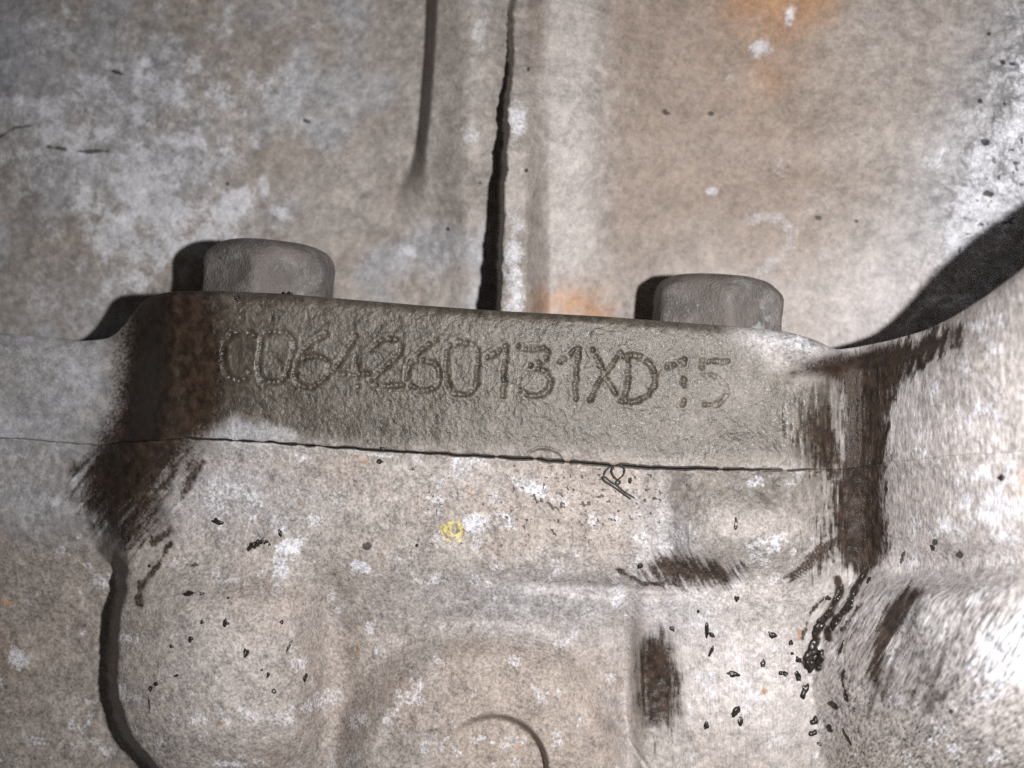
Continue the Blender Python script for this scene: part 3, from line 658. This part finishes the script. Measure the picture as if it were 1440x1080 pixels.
def tube(name, pts, r, mat, off=1.0, **props):
    P3 = []
    for (u, v) in pts:
        p, a, b, n = basis(u, v); P3.append(p + n * off * S)
    P3 = np.array(P3); q = [P3[0]]
    for i in range(len(P3) - 1):
        for t in (.33, .66, 1):
            p0 = P3[max(i - 1, 0)]; p1 = P3[i]; p2 = P3[i + 1]; p3 = P3[min(i + 2, len(P3) - 1)]
            q.append(.5 * (2 * p1 + (p2 - p0) * t + (2 * p0 - 5 * p1 + 4 * p2 - p3) * t * t + (3 * p1 - p0 - 3 * p2 + p3) * t ** 3))
    q = np.array(q); NS = 7; vs = []; fc = []; rs = np.random.RandomState(4)
    for i, p in enumerate(q):
        d = q[min(i + 1, len(q) - 1)] - q[max(i - 1, 0)]; d /= np.linalg.norm(d) + 1e-12
        e1 = np.cross(d, (0, 1, 0)); e1 /= np.linalg.norm(e1) + 1e-9; e2 = np.cross(d, e1)
        rr = r * (1 + .35 * (rs.rand() - .5)) * (.5 if i in (0, len(q) - 1) else 1)
        for j in range(NS):
            t = j * 6.2832 / NS; vs.append(p + (e1 * math.cos(t) + e2 * math.sin(t)) * rr * S)
    for i in range(len(q) - 1):
        for j in range(NS): fc.append((i * NS + j, i * NS + (j + 1) % NS, (i + 1) * NS + (j + 1) % NS, (i + 1) * NS + j))
    fc.append(tuple(range(NS))[::-1]); fc.append(tuple((len(q) - 1) * NS + j for j in range(NS)))
    o0 = vs[0].copy(); me = bpy.data.meshes.new(name); me.from_pydata([tuple(x - o0) for x in vs], [], fc); me.materials.append(mat)
    me.polygons.foreach_set('use_smooth', np.ones(len(me.polygons), bool))
    o = bpy.data.objects.new(name, me); o.location = tuple(o0)
    return link(o, None, **props)

# (u, v, length, width, angle in degrees, ring, label)
DROPS = [
 (945, 884, 10, 7, 60, 0, 'lone round black drop right of the grey crease above the tall brown patch'),
 (1164, 841, 9, 8, 60, 0, 'round black drop just left of the dripping oil trail below the brown streak'),
 (1086, 893, 15, 9, 40, 0, 'slanted black drop left of the oil trail, on pinkish metal'),
 (1112, 904, 8, 8, 20, 0, 'small black drop between the slanted drop and the oil trail'),
 (1114, 919, 6, 5, 0, 0, 'tiny black drop under the small one left of the oil trail'),
 (1123, 928, 11, 9, 20, 0, 'black drop touching the left side of the thick foot of the oil trail'),
 (1073, 933, 8, 12, 10, 1, 'upright oval black ring left of the oil trail foot'),
 (1102, 947, 14, 9, 0, 1, 'flat oval black ring just below left of the oil trail foot'),
 (1122, 951, 9, 17, -30, 1, 'elongated black ring hanging below the foot of the oil trail'),
 (1131, 972, 13, 22, 8, 0, 'ragged black clot below the elongated ring'),
 (1172, 991, 19, 12, 10, 0, 'triangular black drop with bright glint beside the grey streaked lobe'),
 (1145, 1014, 14, 13, 30, 0, 'ragged black drop above a round one near the bottom edge'),
 (1143, 1031, 13, 11, 0, 0, 'round shiny black drop, lowest but one in its column'),
 (1167, 1024, 13, 12, 0, 0, 'dull dark spot right of the round shiny drop near the bottom edge'),
 (1152, 1046, 9, 6, 20, 1, 'tiny grey ringed drop lowest in the column near the bottom edge'),
 (1035, 1000, 10, 22, 40, 0, 'leaf shaped black flake on the pinkish plain, upper of a pair'),
 (1041, 1014, 8, 17, -15, 0, 'leaf shaped black flake on the pinkish plain, lower of a pair'),
 (1031, 948, 20, 9, 10, 0, 'three pointed thin dark flake above the pair of leaf shaped flakes'),
 (994, 886, 7, 22, 5, 0, 'upright black smear right of the tall brown patch'),
 (1001, 893, 12, 6, 30, 0, 'small black hook at the foot of the upright smear'),
 (1000, 916, 5, 18, 25, 0, 'thin dark sliver below the black hook'),
 (993, 1020, 8, 14, 20, 0, 'dark flake at lower left of the pinkish plain'),
 (1036, 842, 8, 9, 30, 0, 'four pointed black speck below the brown crease'),
 (982, 860, 5, 5, 0, 0, 'tiny black speck under a hairline scratch below the brown crease'),
 (1186, 952, 7, 22, 12, 0, 'upper thin black streak drop at left flank of the big lobe'),
 (1190, 978, 8, 18, 5, 1, 'lower thin black ringed drop at left flank of the big lobe'),
 (1192, 1038, 5, 28, -15, 0, 'long tailed thin black drip near the bottom edge'),
 (1183, 912, 6, 22, 25, 0, 'slanted thin drip right of the foot of the oil trail'),
 (1222, 816, 7, 10, 10, 0, 'small black drop right under the end of the brown streak'),
 (306, 734, 17, 8, 22, 0, 'short black worm shaped flake right of the oily corner'),
 (394, 750, 5, 13, -5, 0, 'upright thin black flake beside the white cross shaped patch'),
 (266, 835, 20, 8, 3, 0, 'level black flake at the top of the left boss'),
 (284, 835, 8, 5, 3, 1, 'small glinting fragment right of the level black flake'),
 (317, 876, 8, 12, -5, 0, 'black drop on the upper middle of the left boss'),
 (346, 918, 9, 11, 10, 1, 'round ringed black drop right of the middle of the left boss'),
 (268, 899, 9, 7, 0, 0, 'dull black drop left of the middle of the left boss'),
 (284, 875, 5, 6, 0, 0, 'small black speck on the upper left of the left boss'),
 (241, 909, 7, 5, 0, 0, 'small black speck left of the dull black drop on the left boss'),
 (396, 875, 7, 6, 0, 0, 'small black speck at the right edge of the left boss'),
 (407, 908, 4, 18, 18, 0, 'thin upright sliver at the right edge of the left boss'),
 (212, 968, 10, 6, -45, 1, 'bean shaped black ring on the lower left of the left boss'),
 (219, 962, 9, 6, -20, 0, 'black speck joined to the bean shaped ring'),
 (210, 990, 3, 16, 5, 0, 'thin curved dark line below the bean shaped ring'),
 (377, 949, 6, 7, 0, 0, 'upper black dot of a short chain on the right of the left boss'),
 (385, 972, 7, 8, 0, 1, 'ringed black dot ending a short chain on the right of the left boss'),
 (368, 942, 4, 4, 0, 0, 'tiny dot beginning the short chain on the right of the left boss'),
 (429, 953, 9, 11, 0, 0, 'ragged black speck between the left boss and the round boss'),
 (248, 950, 8, 4, -10, 0, 'tiny dark dash near the middle left of the left boss'),
 (321, 841, 5, 4, 0, 0, 'tiny dark speck right of the level black flake'),
 (210, 796, 6, 5, 0, 0, 'small dark drop below the oily corner'),
 (538, 631, 8, 6, 0, 0, 'shiny black bead sitting on the joint line'),
 (534, 649, 11, 6, 0, 1, 'shiny black bead just under the bead on the joint line'),
 (886, 676, 6, 9, 10, 0, 'black speck right of the curled fibre'),
 (900, 796, 8, 10, 40, 0, 'black drop at the left end of the brown crease below the pad'),
 (586, 767, 5, 5, 0, 0, 'small black dot left of the yellow and white paint mark'),
 (1035, 737, 6, 14, 0, 1, 'narrow upright pock on the bump under the pad'),
 (1408, 672, 8, 9, 0, 0, 'dark speck on the orange stain at the right edge'),
 (1312, 770, 8, 9, 30, 0, 'dark fleck on the pale shoulder above the streaked lobe'),
 (407, 413, 8, 7, 0, 0, 'dark grain on the top edge of the flange below the left bolt'),
 (334, 419, 9, 9, 0, 1, 'small crusty grain on the flange below the left bolt'),
]
for i, (u, v, L, W, an, rg, lab) in enumerate(DROPS):
    blob('oil_drop', u, v, L, W, math.radians(an), 100 + i, bool(rg), label=lab, category='oil drop', group='black oil drops and flakes on the castings')

# oil trail dripping from the brown streak
def trail(name, pts, ws, seed, **props):
    """a run of merged drops, one mesh"""
    rs = np.random.RandomState(seed); ob = []
    for i, (u, v) in enumerate(pts):
        w = ws[i % len(ws)] * rs.uniform(.6, 1.1); u += rs.uniform(-3, 3); v += rs.uniform(-3, 3)
        ob.append(blob('drop_run', u, v, w * 1.0, w * rs.uniform(1.1, 2.1), rs.uniform(.1, .9), seed + i, False))
    bm = bmesh.new(); o0 = ob[0].location.copy()
    for o in ob:
        m2 = o.data.copy(); m2.transform(__import__('mathutils').Matrix.Translation(o.location - o0)); bm.from_mesh(m2); bpy.data.meshes.remove(m2)
    me = bpy.data.meshes.new(name); bm.to_mesh(me); bm.free(); me.materials.append(M_TAR)
    me.polygons.foreach_set('use_smooth', np.ones(len(me.polygons), bool))
    for o in ob:
        d = o.data; bpy.data.objects.remove(o); bpy.data.meshes.remove(d)
    o = bpy.data.objects.new(name, me); o.location = o0
    return link(o, None, **props)
trail('oil_trail', TR1, (4, 6, 7, 9, 8, 11, 15, 17, 12, 9, 14, 15, 17, 19, 16, 17, 11), 300, label='left glossy black oil trail below the brown streak, ending in a thick clot', category='oil trail')
trail('oil_trail', TR2, (6, 8, 11, 14, 13, 14, 11, 9, 12, 8, 4), 340, label='right glossy black oil trail below the brown streak, thinner and shorter', category='oil trail')
trail('oil_flake', [(349, 769), (355, 767), (361, 765), (367, 762), (373, 760), (378, 762), (378, 767)], (9, 11, 11, 9, 6, 5, 4), 380, label='hooked black flake left of the white cross shaped patch', category='oil flake')
tube('curled_fibre', [(849, 668), (852, 661), (860, 655), (872, 653), (878, 660), (876, 668), (869, 674), (866, 680), (874, 688), (882, 694), (892, 700)], 1.3, M_FIBRE, 1.6,
     label='thin black curled fibre looping down from the joint line', category='fibre')
tube('curled_fibre', [(863, 655), (860, 662), (864, 671), (872, 677), (868, 681), (860, 678), (849, 669), (850, 676), (862, 684), (874, 692), (887, 702)], 1.4, M_FIBRE, 2.6,
     label='second black fibre strand crossing inside the loop, ending slightly lower', category='fibre')
